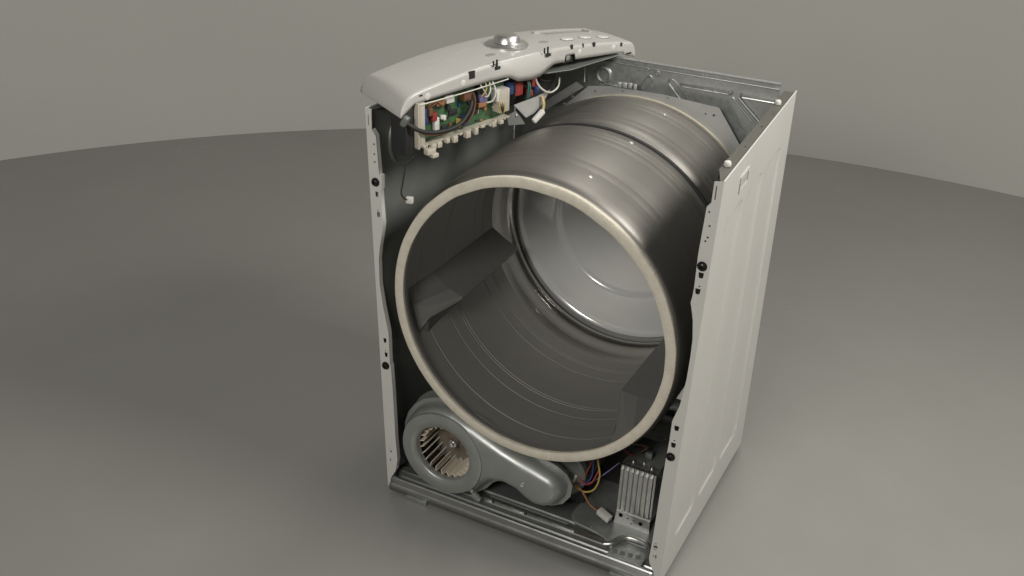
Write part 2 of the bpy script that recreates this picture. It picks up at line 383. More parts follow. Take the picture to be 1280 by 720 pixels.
# drum
SL = .03; ZC = .528; XC = .3425
def rib(y, h, w=.004): return [(h, y - w), (h * 2, y), (h, y + w)]
prof_out = [(.297, .0235), (.313, .0225), (.319, .0245), (.3235, .030), (.3262, .040), (.3275, .055), (.328, .075)]
for y, d_ in ((.112, .0005), (.139, .0005), (.245, .0004), (.268, .0007), (.282, .0004)): prof_out += [(.328, y - .004), (.328 - d_, y), (.328, y + .004)]
prof_out += [(.328, .308), (.3245, .312), (.3245, .336), (.328, .340)]
for y, d_ in ((.376, .0006), (.399, .0006), (.466, .0005), (.486, .0006)): prof_out += [(.328, y - .004), (.328 - d_, y), (.328, y + .004)]
prof_out += [(.328, .525), (.325, .531), (.320, .536), (.317, .538)]
bm = bmesh.new(); add_lathe(bm, prof_out, XC, ZC, 160, SL)
drum = obj('drum', bm, 'steel', dryer, 50); drum['label'] = 'brushed steel drum tilted open towards the viewer'
prof_in = [(.297, .0235), (.298, .030), (.312, .034), (.318, .045), (.3205, .06)]
for y in (.108, .190, .228, .236, .362, .400, .408):
    prof_in += [(.3205, y - .0022), (.3214, y - .0009), (.3214, y + .0009), (.3205, y + .0022)]
prof_in += [(.3205, .448), (.3203, .452)]
prof_ring = [(.3203, .4521), (.3185, .461), (.3150, .471), (.3118, .481), (.3105, .492), (.3090, .504), (.305, .514), (.301, .518), (.3005, .530), (.304, .534), (.317, .538)]
bm = bmesh.new(); add_lathe(bm, prof_in, XC, ZC, 160, SL); obj('inner_wall', bm, 'steel_in', drum, 32)
bm = bmesh.new(); add_lathe(bm, prof_ring, XC, ZC, 160, SL); obj('rear_ring', bm, 'polish', drum, 50)
# felt front seal, hand-glued so slightly uneven
bm = bmesh.new()
rg = add_lathe(bm, [(.2985, .024), (.2972, .020), (.2978, .0155), (.3000, .0140), (.308, .0135), (.3155, .0140), (.3185, .0158), (.3195, .019), (.3188, .024), (.2985, .024)], XC, ZC, 200, SL)
for v in bm.verts:
    a = math.atan2(v.co.z - ZC, v.co.x - XC); w_ = .0011 * noise.noise(Vector((math.cos(a) * 6, math.sin(a) * 6, 1)))
    v.co.y += w_; v.co.x += math.cos(a) * w_; v.co.z += math.sin(a) * w_
obj('felt_seal', bm, 'felt', drum)
# drive belt in its groove
bm = bmesh.new(); add_lathe(bm, [(.3247, .3185), (.3275, .319), (.3275, .3275), (.3247, .328)], XC, ZC, 160, SL); obj('drive_belt', bm, 'rubber', drum)
# baffles
def pol(r, a, y): return Vector((XC + r * math.cos(R(a)), y, ZC + SL * y + r * math.sin(R(a))))
def baffle(a, lean):
    bm = bmesh.new(); st = []
    #  y, crest radius, half-width (deg), crest half-width (deg)
    for y, rc, hw, cw in ((.070, .3190, 11.5, 6.0), (.098, .2975, 11.0, 2.4), (.168, .2500, 10, .8), (.30, .2515, 9.6, .8), (.452, .2555, 9.2, .8), (.474, .3190, 8.6, 3)):
        st.append([bm.verts.new(pol(.3215, a - hw, y)), bm.verts.new(pol(rc + .4 * (.3215 - rc), a - hw * .42 + lean * .6 , y)), bm.verts.new(pol(rc + .0025, a - cw + lean, y)), bm.verts.new(pol(rc, a + lean, y)),
                   bm.verts.new(pol(rc + .0025, a + cw + lean, y)), bm.verts.new(pol(rc + .4 * (.3215 - rc), a + hw * .42 + lean * .6, y)), bm.verts.new(pol(.3215, a + hw, y))])
    for p_, q in zip(st, st[1:]):
        for k in range(6): bm.faces.new((p_[k], p_[k + 1], q[k + 1], q[k]))
    for s_ in (st[0], st[-1]): bm.faces.new(s_)
    return obj('baffle', bm, 'baffle', drum, 14)
for a, ln in ((74.5, 0), (195.5, 2), (313.5, -4)):
    baffle(a, ln)
    for y in (.091, .296, .49): 
        q = pol(.3275, a, y); screw('screw', q, q - Vector((XC, y, ZC + SL * y)), .0042, 'chrome', drum, .002)

# base pan
bm = bmesh.new()
prof = [(-.004, -.006), (-.004, .010), (.000, .013), (.000, .0275), (.002, .0300), (.008, .0300), (.0105, .0275), (.0115, .015), (.026, .015), (.0285, .018), (.030, .0295), (.0325, .0315), (.048, .0315), (.0505, .029), (.052, .0235), (.068, .0235), (.0705, .0275), (.075, .0285), (.59, .0285)]
xs = [.006 + (W - .012) * k / 40 for k in range(41)]; gp = []
for x in xs:
    gp.append([bm.verts.new((x, y, z)) for y, z in prof])
for a, b in zip(gp, gp[1:]):
    for k in range(len(prof) - 1): bm.faces.new((a[k], a[k + 1], b[k + 1], b[k]))
pan = obj('base_pan', bm, 'pan', dryer, 25)
mod = pan.modifiers.new('thickness', 'SOLIDIFY'); mod.thickness = .0012; mod.offset = -1
# raised dimples along the second step
for x0, x1 in ((.235, .262), (.268, .345), (.352, .47)):
    box('bead', ((x0 + x1) / 2, .040, .0325), (x1 - x0, .011, .006), 'alum', pan, bev=.0025)
box('bead', (.345, .060, .0255), (.20, .008, .006), 'galv', pan, bev=.0025)
# stepped plateau towards the right and the pressed corner dish
bm = bmesh.new()
add_sheet(bm, [(.44, .085), (.46, .062), (.505, .056), (.535, .050), (.548, .040), (.56, .043), (.57, .062), (.585, .072), (.62, .074), (.64, .07), (.668, .07), (.668, .24), (.44, .24)], [], lambda a, b, t: (a, b, .0355 - t), .008)
o = obj('plateau', bm, 'galv', pan, 25)
bv = o.modifiers.new('bevel', 'BEVEL'); bv.width = .003; bv.segments = 3; bv.limit_method = 'ANGLE'
tube('corner_rim', [(.545, .030, .034), (.560, .036, .037), (.570, .054, .040), (.585, .066, .042), (.612, .068, .042), (.632, .062, .041), (.642, .046, .038), (.645, .028, .034)], .0065, 'alum', pan, 10, 6)
bm = bmesh.new(); add_sheet(bm, [(.562, .006), (.640, .006), (.640, .06), (.575, .062), (.562, .04)], [circ(.597, .045, .003, 10)], lambda a, b, t: (a, b, .0325 - t), .0016); obj('corner_plate', bm, 'galv', pan)
bm = bmesh.new()
for k in range(4): add_box(bm, (.574 + .017 * k, .021 + .0025 * k, .0345), (.010, .004, .005), Matrix.Rotation(.4, 3, 'Z'), .001)
obj('louvre', bm, 'galv_dark', pan)
box('seam_rib', (.502, .090, .037), (.003, .055, .003), 'galv', pan, Matrix.Rotation(-.12, 3, 'Z'), .001)
for x0, x1 in ((.056, .11), (.575, .628)):
    box('front_foot', ((x0 + x1) / 2, .008, -.008), (x1 - x0, .03, .012), 'galv', pan, bev=.002)
    for q in (x0 + .012, x1 - .012):
        bm = bmesh.new(); add_lathe_axis(bm, [(.0, -.0145), (.010, -.0145), (.010, -.009), (.006, -.006)], (q, .02, 0), (0, 0, 1), 14); obj('foot_pad', bm, 'rubber', pan)
for x in (.05, .635):
    bm = bmesh.new(); add_lathe_axis(bm, [(.0, -.0148), (.016, -.0148), (.016, -.004), (.008, .0), (.008, .028)], (x, .55, 0), (0, 0, 1), 16); obj('rear_foot', bm, 'rubber', pan)

# blower
BX, BZ, BR = .146, .1455, .113
OUT = []
for k in range(15): a = R(62 + (278 - 62) * k / 14); OUT.append((BX + BR * math.cos(a), BZ + BR * math.sin(a)))
OUT = OUT[::1]
OUT += [(.190, .0385), (.214, .047), (.236, .066), (.252, .089), (.275, .106), (.304, .1115), (.330, .106), (.352, .092), (.376, .082), (.404, .0845), (.428, .099), (.443, .122), (.4455, .147), (.434, .166), (.414, .177), (.380, .1865), (.340, .196), (.300, .208), (.255, .226), (.225, .239)]
def inset(poly, d):
    n_ = len(poly); res = []
    for i in range(n_):
        p0, p1, p2 = Vector(poly[i - 1]), Vector(poly[i]), Vector(poly[(i + 1) % n_])
        t = (p2 - p0).normalized(); res.append(tuple(p1 + Vector((-t.y, t.x)) * d))
    return res
YB = .062
blow = None
bm = bmesh.new()
loops = []
# side wall with a rounded front shoulder; CCW outline seen from the front is (x, z)
for d, y in ((0, YB), (.0004, .040), (.0015, .030), (.0040, .0215), (.0080, .0142), (.0130, .0090), (.0185, .0060), (.0245, .0048)):
    loops.append([bm.verts.new((a, y, b)) for a, b in inset(OUT, d)])
for l0, l1 in zip(loops, loops[1:]):
    for i in range(len(l0)): j = (i + 1) % len(l0); bm.faces.new((l0[i], l0[j], l1[j], l1[i]))
IR = .0700; ICX, ICZ = .147, .1420
inner = [bm.verts.new((ICX + (IR + .006) * math.cos(2 * math.pi * k / 48), .004, ICZ + (IR + .006) * math.sin(2 * math.pi * k / 48))) for k in range(48)]
es = [bm.edges.get((loops[-1][i], loops[-1][(i + 1) % len(OUT)])) for i in range(len(OUT))] + [bm.edges.new((inner[i], inner[(i + 1) % 48])) for i in range(48)]
bmesh.ops.triangle_fill(bm, edges=es, use_beauty=True)
prevl = inner
for r_, y in ((IR + .003, .0045), (IR, .0075), (IR - .0015, .013), (IR - .001, .022)):
    nl = [bm.verts.new((ICX + r_ * math.cos(2 * math.pi * k / 48), y, ICZ + r_ * math.sin(2 * math.pi * k / 48))) for k in range(48)]
    for i in range(48): j = (i + 1) % 48; bm.faces.new((prevl[i], prevl[j], nl[j], nl[i]))
    prevl = nl
blow = obj('blower_housing', bm, 'blower', dryer, 40); blow['label'] = 'zinc snail-shaped blower housing with round air intake'
# raised circular front cover plate with rolled edge
bm = bmesh.new()
add_lathe(bm, [(IR + .004, .0035), (IR + .009, .0012), (IR + .013, .0005), (.0990, .0005), (.1030, .0016), (.1045, .004), (.1045, .0085)], BX + .001, BZ - .001, 72); obj('cover_ring', bm, 'blower', blow)
# rear flange lip around the shell
bm = bmesh.new(); ring = [bm.verts.new((a, YB - .020, b)) for a, b in inset(OUT, 0)]; r2 = [bm.verts.new((a, YB - .020, b)) for a, b in inset(OUT, -.0105)]; r3 = [bm.verts.new((a, YB - .0170, b)) for a, b in inset(OUT, -.0105)]; r4 = [bm.verts.new((a, YB - .0170, b)) for a, b in inset(OUT, 0)]
for l0, l1 in ((ring, r2), (r2, r3), (r3, r4)):
    for i in range(len(OUT)): j = (i + 1) % len(OUT); bm.faces.new((l0[i], l0[j], l1[j], l1[i]))
obj('rim_flange', bm, 'blower', blow, 30)
# dark rear plate and motor behind the blower
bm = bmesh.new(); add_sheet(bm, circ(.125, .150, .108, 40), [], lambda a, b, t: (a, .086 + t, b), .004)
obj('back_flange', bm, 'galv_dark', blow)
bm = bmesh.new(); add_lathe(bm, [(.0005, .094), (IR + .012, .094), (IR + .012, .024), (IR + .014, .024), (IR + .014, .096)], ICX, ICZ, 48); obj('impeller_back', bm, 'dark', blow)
# squirrel-cage vanes seen through the intake
vp = [(-.0075, -.0009), (.0, -.0022), (.0075, -.0014), (.0082, .0002), (.0, -.0004), (-.0072, .0010)]
bmv = bmesh.new(); a0 = [bmv.verts.new((x, 0, z)) for x, z in vp]; a1 = [bmv.verts.new((x, .066, z)) for x, z in vp]
for k in range(len(vp)): j = (k + 1) % len(vp); bmv.faces.new((a0[k], a0[j], a1[j], a1[k]))
bmv.faces.new(a0); bmv.faces.new(a1[::-1]); bmesh.ops.recalc_face_normals(bmv, faces=bmv.faces[:])
vane_me = bpy.data.meshes.new('vane'); bmv.to_mesh(vane_me); bmv.free()
NV = 25
for k in range(NV):
    a = 2 * math.pi * k / NV + .05
    v = link('vane', vane_me, 'vane', blow)
    v.matrix_basis = Matrix.Translation((ICX + .0645 * math.cos(a), .020, ICZ + .0645 * math.sin(a))) @ Matrix.Rotation(-(a + .5), 4, 'Y')
bm = bmesh.new(); add_lathe(bm, [(.068, .087), (.055, .085), (.030, .080), (.012, .066), (.010, .055), (.0004, .055)], ICX, ICZ, 40); obj('hub', bm, 'vane_dark', blow)
bm = bmesh.new(); add_lathe_axis(bm, [(.010, 0), (.010, .005), (.006, .006), (.006, .012), (.003, .014), (0, .014)], (ICX, .056, ICZ), (0, -1, 0), 16); obj('shaft_nut', bm, 'chrome', blow)
for x, z in ((.072, .199), (.222, .207), (.352, .136), (.226, .070)): screw('screw', (x, .004, z), (0, -1, 0), .004, 'chrome', blow, .003)
bm = bmesh.new(); add_box(bm, (.236, .008, .055), (.024, .010, .016), Matrix.Rotation(.6, 3, 'Y'), .003); obj('mount_tab', bm, 'blower', blow)
# outlet duct and motor
bm = bmesh.new(); add_lathe(bm, [(.0005, .10), (.055, .10), (.06, .105), (.06, .28), (.052, .286), (.0005, .286)], .40, .125, 40); motor = obj('motor', bm, 'galv_dark', dryer)
bm = bmesh.new()
for k in range(6): add_lathe(bm, [(.0602, .12 + .025 * k), (.0625, .124 + .025 * k), (.0602, .128 + .025 * k)], .40, .125, 40)
obj('cooling_fin', bm, 'dark', motor)
box('motor_bracket', (.40, .19, .047), (.10, .12, .037), 'dark', dryer, bev=.004)
box('exhaust_duct', (.12, .32, .13), (.16, .44, .16), 'galv_dark', dryer, bev=.02)

# heater box with vertical ribs
hx0, hx1, hy, hz0, hz1 = .538, .617, .112, .066, .188
nr = 7; pts = []
for k in range(nr):
    x0 = hx0 + (hx1 - hx0) * k / nr; w_ = (hx1 - hx0) / nr
    pts += [(x0, 0), (x0 + w_ * .16, -.0055), (x0 + w_ * .62, -.0055), (x0 + w_ * .74, 0), (x0 + w_ * .96, 0)]
pts.append((hx1, 0))
bm = bmesh.new(); pv = None
for z, dy, sq in ((hz0, .0, .0), (hz0 + .004, .0, .0), (hz0 + .010, .0, 1), (hz1 - .006, .004, 1), (hz1, .005, .0), (hz1 + .001, .030, 0)):
    row = [bm.verts.new((x, hy + dy + q * sq, z)) for x, q in pts]
    if pv:
        for i in range(len(row) - 1): bm.faces.new((pv[i], pv[i + 1], row[i + 1], row[i]))
    pv = row
heater = obj('heater_box', bm, 'alum', dryer, 25); heater['label'] = 'bright ribbed metal heater box in the lower right corner'
for xx in (hx0, hx1):
    bm = bmesh.new(); add_sheet(bm, [(hy, hz0), (hy + .13, hz0 - .02), (hy + .13, hz1), (hy + .005, hz1)], [], lambda a, b, t, xx=xx: (xx + (t if xx == hx1 else -t), a, b), .001); obj('side_wall', bm, 'alum', heater)
box('lid', ((hx0 + hx1) / 2, hy + .07, hz1 - .001), (hx1 - hx0 + .004, .11, .003), 'galv_dark', heater)
for k in range(nr):
    x0 = hx0 + (hx1 - hx0) * (k + .4) / nr
    box('rib_tip', (x0, hy + .006, hz1 + .002), (.006, .010, .004), 'chrome', heater, bev=.0015)
for x, y in ((.556, .14), (.578, .147), (.600, .138)):
    screw('terminal', (x, y, hz1), (0, 0, 1), .0042, 'chrome', heater, .005)
box('terminal_block', (.582, .165, hz1 + .012), (.016, .012, .016), 'galv_dark', heater, bev=.002)
bm = bmesh.new(); add_sheet(bm, [(hx0 - .003, .034), (hx1 + .002, .034), (hx1, .067), (hx0, .067)], [circ(.549, .0585, .0052, 12), circ(.566, .056, .0022, 8), circ(.580, .0555, .0018, 8), circ(.597, .0535, .005, 12), circ(.575, .046, .002, 8)],
          lambda a, b, t: (a, hy - .006 + (b - .034) * .12 + t, b), .0014); obj('mount_plate', bm, 'alum', heater)
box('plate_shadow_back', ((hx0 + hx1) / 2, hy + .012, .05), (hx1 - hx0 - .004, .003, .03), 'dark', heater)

# loose wires in the bottom of the cabinet
def wire(pts, m, r=.0019): return tube('wire', pts, r, m, dryer, 8, 8)
wire([(.437, .13, .215), (.436, .11, .175), (.446, .102, .135), (.462, .10, .118), (.478, .10, .128), (.484, .12, .15)], 'red', .0022)
wire([(.462, .14, .21), (.470, .12, .165), (.472, .112, .135), (.462, .105, .117), (.450, .102, .108)], 'blue', .002)
wire([(.468, .13, .22), (.482, .115, .18), (.492, .108, .145), (.485, .102, .112), (.466, .098, .098), (.446, .096, .103), (.436, .10, .112)], 'yellow', .0022)
wire([(.52, .15, .165), (.49, .12, .135), (.465, .104, .116), (.44, .098, .108), (.432, .10, .10)], 'violet', .0018)
wire([(.43, .10, .116), (.448, .096, .108), (.462, .094, .095), (.478, .092, .075), (.500, .092, .062)], 'orange', .002)
wire([(.44, .10, .112), (.455, .097, .102), (.468, .095, .088), (.482, .094, .070), (.503, .096, .060)], 'brown', .0018)
wire([(.475, .15, .20), (.463, .115, .155), (.456, .104, .125), (.446, .10, .112)], 'red', .0018)
wire([(.52, .15, .22), (.55, .14, .235), (.58, .15, .23), (.56, .16, .20)], 'brown', .002)
wire([(.50, .16, .235), (.52, .14, .228), (.535, .15, .20), (.55, .16, .19)], 'red', .002)
box('connector', (.516, .094, .056), (.034, .016, .014), 'conn', dryer, Matrix.Rotation(-.25, 3, 'Z') @ Matrix.Rotation(.25, 3, 'Y'), .0015)
box('connector_key', (.517, .0855, .058), (.010, .004, .006), 'conn', dryer, Matrix.Rotation(-.25, 3, 'Z') @ Matrix.Rotation(.25, 3, 'Y'), .0008)
box('wire_clip', (.437, .098, .124), (.007, .006, .02), 'whitewire', dryer, Matrix.Rotation(.3, 3, 'Y'), .002)
# door-switch bracket glimpsed behind the right flange
box('support_post', (.645, .20, .25), (.018, .02, .25), 'galv_dark', dryer, bev=.003)
box('post_clip', (.636, .188, .335), (.012, .010, .012), 'chrome', dryer, bev=.002)

# ------------------------------------------------------------------ control console lying across the cabinet
O_ = Vector((.087, .024, 0)); U = Vector((.199, .614, 0)).normalized(); NN = Vector((U.y, -U.x, 0))
def cw(s, n_, z): return O_ + U * s + NN * n_ + Vector((0, 0, z))
cons = thing('control_console', cw(.31, -.08, .93), 'white curved control console with silver knob, resting loose across the open dryer', 'control panel')
def zf(s): return 0.969 + .0275 * max(-.3, 1 - ((s - .30) / .335) ** 2)
ZB = [(-.045, .930), (-.036, .936), (-.012, .951), (.103, .956), (.225, .961), (.238, .959), (.262, .947), (.30, .9435), (.328, .946), (.35, .955), (.374, .962), (.412, .9605), (.414, .974), (.445, .973), (.448, .960), (.60, .9495), (.613, .948), (.616, .941), (.648, .932), (.66, .930)]
def zb(s):
    t = ZB
    if s <= t[0][0]: return t[0][1]
    for (a, b), (c, d) in zip(t, t[1:]):
        if s <= c: return b + (d - b) * (s - a) / (c - a)
    return t[-1][1]
def bulge(s): return .013 * max(0, 1 - ((s - .29) / .10) ** 2) ** 1.0
st = [-.047, -.0465, -.045, -.042, -.037, -.030, -.022, -.012, 0] + [.01 * k for k in range(1, 64)] + [.638, .645, .650, .6535, .655] + [.238, .262, .3, .328, .35, .374, .412, .414, .4445, .448, .6135, .6165]
st = sorted(set(round(v, 4) for v in st))
bm = bmesh.new(); prevr = None
for s in st:
    top = zf(s); bot = zb(s); farb = .945
    if s < 0: t = min(1, (-s) / .047); k = math.sqrt(max(0, 1 - t * t)); top = bot + (top - bot) * (.06 + .94 * k) if t > 0 else top
    if s > .638: t = (s - .638) / .017; k = math.sqrt(max(0, 1 - t * t)); top = bot + (top - bot) * (.25 + .75 * k)
    fl = max(0, -s) / .047
    b_ = bulge(s); h = top - bot
    rr = min(.007, h * .45)
    n0 = b_ * 1.0
    nfar = -.160 - .022 * fl - .012 * (1 - ((s - .31) / .345) ** 2)
    row = [(n0 * .75, bot), (n0, bot + h * .3), (n0 * .8, bot + h * .6)]
    for q in range(6): a = R(90 * q / 5); row.append((-rr * (1 - math.cos(a)) + n0 * .35 * (1 - q / 5), top - rr + rr * math.sin(a)))
    for q in range(1, 12): f = q / 12; row.append((-rr + (nfar + .012 + rr) * f, top + .0035 * math.sin(math.pi * f)))
    R2 = min(.012, h * .6)
    for q in range(6): a = R(90 * q / 5); row.append((nfar + .012 - R2 * math.sin(a), top - R2 + R2 * math.cos(a)))
    row.append((nfar - .004, min(farb, top - R2 - .001)))
    def sk(a): return s + fl * .042 * min(1.1, max(0, -a / .18)) + max(0, (s - .6) / .055) * .012 * max(0, -a / .17)
    vr = [bm.verts.new(cw(sk(a), a, b)) for a, b in row]
    if prevr:
        for i in range(len(vr) - 1): bm.faces.new((prevr[i], prevr[i + 1], vr[i + 1], vr[i]))
    else: bm.faces.new(vr)
    prevr = vr
bm.faces.new(prevr)
shell = obj('shell', bm, 'plastic', cons, 50)
md = shell.modifiers.new('wall', 'SOLIDIFY'); md.thickness = .0022; md.offset = -1
def surf(s, n_, up=0.0): return cw(s, n_, zf(s) + .0035 * math.sin(math.pi * min(1, max(0, (-n_ - .007) / .15))) + up)
def tilt(s):
    a = math.atan((zf(s + .005) - zf(s - .005)) / .01); return (Vector((0, 0, 1)) - U * math.tan(a)).normalized()
# knob
bm = bmesh.new(); kl = surf(.309, -.077, .0)
add_lathe_axis(bm, [(.047, -.001), (.047, .002), (.045, .0038), (.036, .0055), (.0305, .0075), (.0295, .0100), (.0290, .0125), (.0275, .0155), (.0255, .0190), (.0215, .0212), (.015, .0222), (.006, .0225), (0, .0225)], kl, tilt(.309), 56)
knob = obj('knob', bm, 'chrome', cons, 30)
def oval(name, s, n_, a, b, h, m, rim=0, ang=0):
    bm = bmesh.new(); T = tilt(s); out = []
    for q in range(28):
        w_ = 2 * math.pi * q / 28; out.append((a * math.cos(w_), b * math.sin(w_)))
    P0 = surf(s, n_, 0); Ut = (U - T * U.dot(T)).normalized(); Nt = T.cross(Ut)
    def pt(x, y, z): return P0 + Ut * x + Nt * y + T * z
    prof_ = ((1, -.002), (1, h * .5), (.94, h), (.82, h * (.55 if rim else 1.05)), (.4, h * (.5 if rim else 1.15)))
    rows = [[bm.verts.new(pt(x * k, y * k, z)) for x, y in out] for k, z in prof_]
    for l0, l1 in zip(rows, rows[1:]):
        for i in range(28): j = (i + 1) % 28; bm.faces.new((l0[i], l0[j], l1[j], l1[i]))
    bm.faces.new(rows[-1]); return obj(name, bm, m, cons, 40)
oval('printed_oval', .230, -.044, .013, .0085, .0006, 'grey_print'); oval('printed_oval', .395, -.050, .013, .0085, .0006, 'grey_print')
for s, n_ in ((.467, -.046), (.527, -.046), (.585, -.043)):
    oval('button', s, n_, .0175, .0105, .0022, 'button')
    P0 = surf(s, n_, .0006); T = tilt(s); Ut = (U - T * U.dot(T)).normalized(); Nt = T.cross(Ut)
    bm = bmesh.new(); add_tube(bm, [P0 + Ut * .0185 * math.cos(2 * math.pi * q / 32) + Nt * .0115 * math.sin(2 * math.pi * q / 32) for q in range(33)], .0008, 6, 1); obj('button_gap', bm, 'grey_print', cons)
# display window with raised far frame
def strip(name, s0, s1, na, nb, h, m, k=10, lo=-.001):
    bm = bmesh.new(); pv = None
    for q in range(k + 1):
        s = s0 + (s1 - s0) * q / k
        r_ = [bm.verts.new(surf(s, na, lo)), bm.verts.new(surf(s, na, h)), bm.verts.new(surf(s, nb, h)), bm.verts.new(surf(s, nb, lo))]
        if pv:
            for i in range(4): bm.faces.new((pv[i], pv[(i + 1) % 4], r_[(i + 1) % 4], r_[i]))
        else: bm.faces.new(r_)
        pv = r_
    bm.faces.new(pv); return obj(name, bm, m, cons)
strip('display_window', .458, .598, -.100, -.122, .0008, 'display')
strip('display_frame', .440, .618, -.1225, -.131, .0042, 'plastic'); strip('display_frame', .599, .606, -.098, -.122, .0034, 'plastic', 2)
strip('face_seam', .02, .62, -.0085, -.0093, .0003, 'print', 40)
# faint print on the face
for s0, s1, n0, n1 in ((.010, .018, -.133, -.137), (.021, .029, -.1335, -.1375), (.032, .046, -.134, -.139), (.112, .165, -.078, -.0795), (.035, .10, -.072, -.073), (.10, .15, -.105, -.1058), (.20, .235, -.110, -.1108), (.18, .215, -.098, -.0988), (.42, .44, -.09, -.091)):
    strip('printed_mark', s0, s1, n0, n1, .0004, 'print', 4)
# bosses and tabs along the near edge; dark boxes imitate the shade in slots
def trimbox(name, s, z, w_, h, m, dn=.0006, th=.003, rot=0, bev=0):
    bm = bmesh.new(); c = cw(s, dn, z)
    ang = math.atan2(U.y, U.x); add_box(bm, c, (w_, th, h), Matrix.Rotation(ang, 3, 'Z') @ Matrix.Rotation(rot, 3, 'Y'), bev)
    return obj(name, bm, m, cons)
for s, z, w_, h in ((.004, .9655, .008, .0028), (.138, .982, .015, .0155), (.433, .9905, .0055, .0095), (.470, .9875, .002, .009), (.506, .984, .007, .0095), (.601, .9685, .006, .008)):
    trimbox('slot_shade', s, z, w_, h, 'dark', -.0004)
for s, z in ((.201, .9895), (.345, .9935)):
    dn = bulge(s) * .85
    trimbox('slot_shade', s - .006, z + .0055, .002, .012, 'dark', dn); trimbox('slot_shade', s + .004, z + .0045, .003, .016, 'dark', dn); trimbox('slot_shade', s + .006, z - .005, .013, .006, 'dark', dn + .0005)
for s, z in ((.022, .960), (.115, .969), (.46, .9745), (.575, .9655)):
    bm = bmesh.new(); add_lathe_axis(bm, [(.007, -.004), (.007, .0003), (.005, .0014), (0, .0018)], cw(s, 0, z), NN, 16); obj('boss', bm, 'conn', cons)
bm = bmesh.new(); add_lathe_axis(bm, [(.0075, -.004), (.0075, .001), (.004, .003), (0, .003)], cw(.429, -.006, .967), NN, 16); obj('lamp_socket', bm, 'galv', cons)
trimbox('socket_back', .43, .966, .032, .022, 'dark', -.009, .003)
trimbox('end_slot_shade', .630, .9435, .018, .003, 'dark', .0002)  # dark box painting the shade of the end opening
# sheet metal bracket below the shell
bm = bmesh.new()
add_sheet(bm, [(.34, -.012), (.352, .0035), (.429, .0045), (.60, .001), (.60, -.12), (.34, -.12)], [], lambda a, b, t: cw(a, b, .947 - .006 * max(0, min(1, (a - .35) / .08)) + .004 * max(0, (a - .43) / .15) - t), .0014)
obj('bracket', bm, 'galv_dark', cons)
bm = bmesh.new(); add_tube(bm, [cw(.352, .0037, .9475), cw(.429, .0047, .9412), cw(.60, .0012, .9452)], .0011, 6, 1); obj('bracket_edge', bm, 'galv', cons)
# tray with the circuit board
TR0, TR1 = .0, .243
def trz(s): return .862 + .012 * s / .24
def traybox(name, s0, s1, n0, n1, z0, z1, m, par, bev=0):
    bm = bmesh.new(); ang = math.atan2(U.y, U.x)
    add_box(bm, cw((s0 + s1) / 2, (n0 + n1) / 2, (z0 + z1) / 2), (s1 - s0, abs(n1 - n0), z1 - z0), Matrix.Rotation(ang, 3, 'Z'), bev); return obj(name, bm, m, par)
tray = traybox('circuit_tray', -.006, .246, -.044, -.040, .862, .955, 'tray', cons); tray['label'] = 'cream plastic tray holding the green circuit board'
traybox('end_wall', -.008, -.0045, -.044, .006, .858, .952, 'tray', tray, .0008)
traybox('end_lip', -.0045, .012, -.003, .003, .862, .951, 'tray', tray, .0008)
bm = bmesh.new(); add_sheet(bm, [(-.008, -.042), (.246, -.042), (.246, .002), (-.008, .002)], [], lambda a, b, t: cw(a, b, trz(a) - .003 + t), .0022); obj('bottom_ledge', bm, 'tray', tray)
random.seed(3)
s = .004
while s < .232:
    w_ = random.uniform(.004, .013); dz = random.choice([.003, .005, .009, .013]) * random.uniform(.7, 1.1)
    traybox('clip', s, s + w_, -.001, .002 + random.uniform(.001, .010), trz(s) - dz, trz(s) + random.uniform(-.001, .004), 'tray', tray, .0012)
    s += w_ + random.uniform(.002, .013)
traybox('latch', .004, .026, .006, .020, .846, .858, 'tray', tray, .002)
traybox('latch', .014, .030, .010, .024, .839, .848, 'tray', tray, .002)
board = traybox('circuit_board', .004, .244, -.018, -.016, .866, .955, 'pcb', tray)
trayedge = [cw(-.004, .004, .948), cw(.06, .005, .9495), cw(.14, .006, .952), cw(.235, .0065, .957)]
tube('tray_edge', trayedge, .0013, 'whitewire', tray, 6, 6)
# components, each its own small shape
def comp(name, s, z, w_, h, d, m, bev=.001): return traybox(name, s - w_ / 2, s + w_ / 2, -.016, -.016 + d * .62, z - h / 2, z + h / 2, m, tray, bev)
comp('relay', .022, .915, .012, .034, .016, 'blue'); comp('relay', .044, .912, .012, .018, .018, 'red'); comp('capacitor', .032, .925, .010, .016, .024, 'brown')
comp('heat_sink', .052, .895, .012, .026, .014, 'conn'); comp('fuse', .060, .937, .022, .010, .018, 'orange'); comp('relay', .085, .940, .020, .014, .020, 'conn')
comp('transformer', .128, .938, .020, .016, .026, 'brown'); comp('relay', .170, .942, .018, .016, .018, 'dark'); comp('relay', .175, .925, .022, .018, .020, 'violet')
comp('coil', .172, .911, .022, .010, .02, 'orange'); comp('capacitor', .128, .887, .012, .020, .024, 'blue'); comp('capacitor', .112, .884, .006, .018, .02, 'yellow')
comp('chip', .100, .908, .022, .012, .006, 'rubber'); comp('chip', .153, .900, .028, .014, .008, 'rubber'); comp('chip', .078, .882, .018, .008, .006, 'rubber')
for k in range(10):
    comp('resistor', .07 + .016 * k, .876 + .004 * (k % 3) + .02 * (k % 2), .008, .003, .004, random.choice(['tray', 'brown', 'rubber', 'conn']), .0005)
random.seed(5)
for k in range(24):
    comp('component', random.uniform(.012, .205), random.uniform(.872, .945), random.uniform(.003, .008), random.uniform(.003, .009), random.uniform(.003, .011), random.choice(['rubber', 'brown', 'tray', 'rubber', 'galv_dark', 'orange', 'blue', 'conn', 'pcb']), .0006)
comp('cap_small', .086, .920, .009, .010, .012, 'rubber'); comp('cap_small', .074, .903, .007, .010, .012, 'conn'); comp('cap_small', .148, .918, .010, .012, .014, 'rubber')
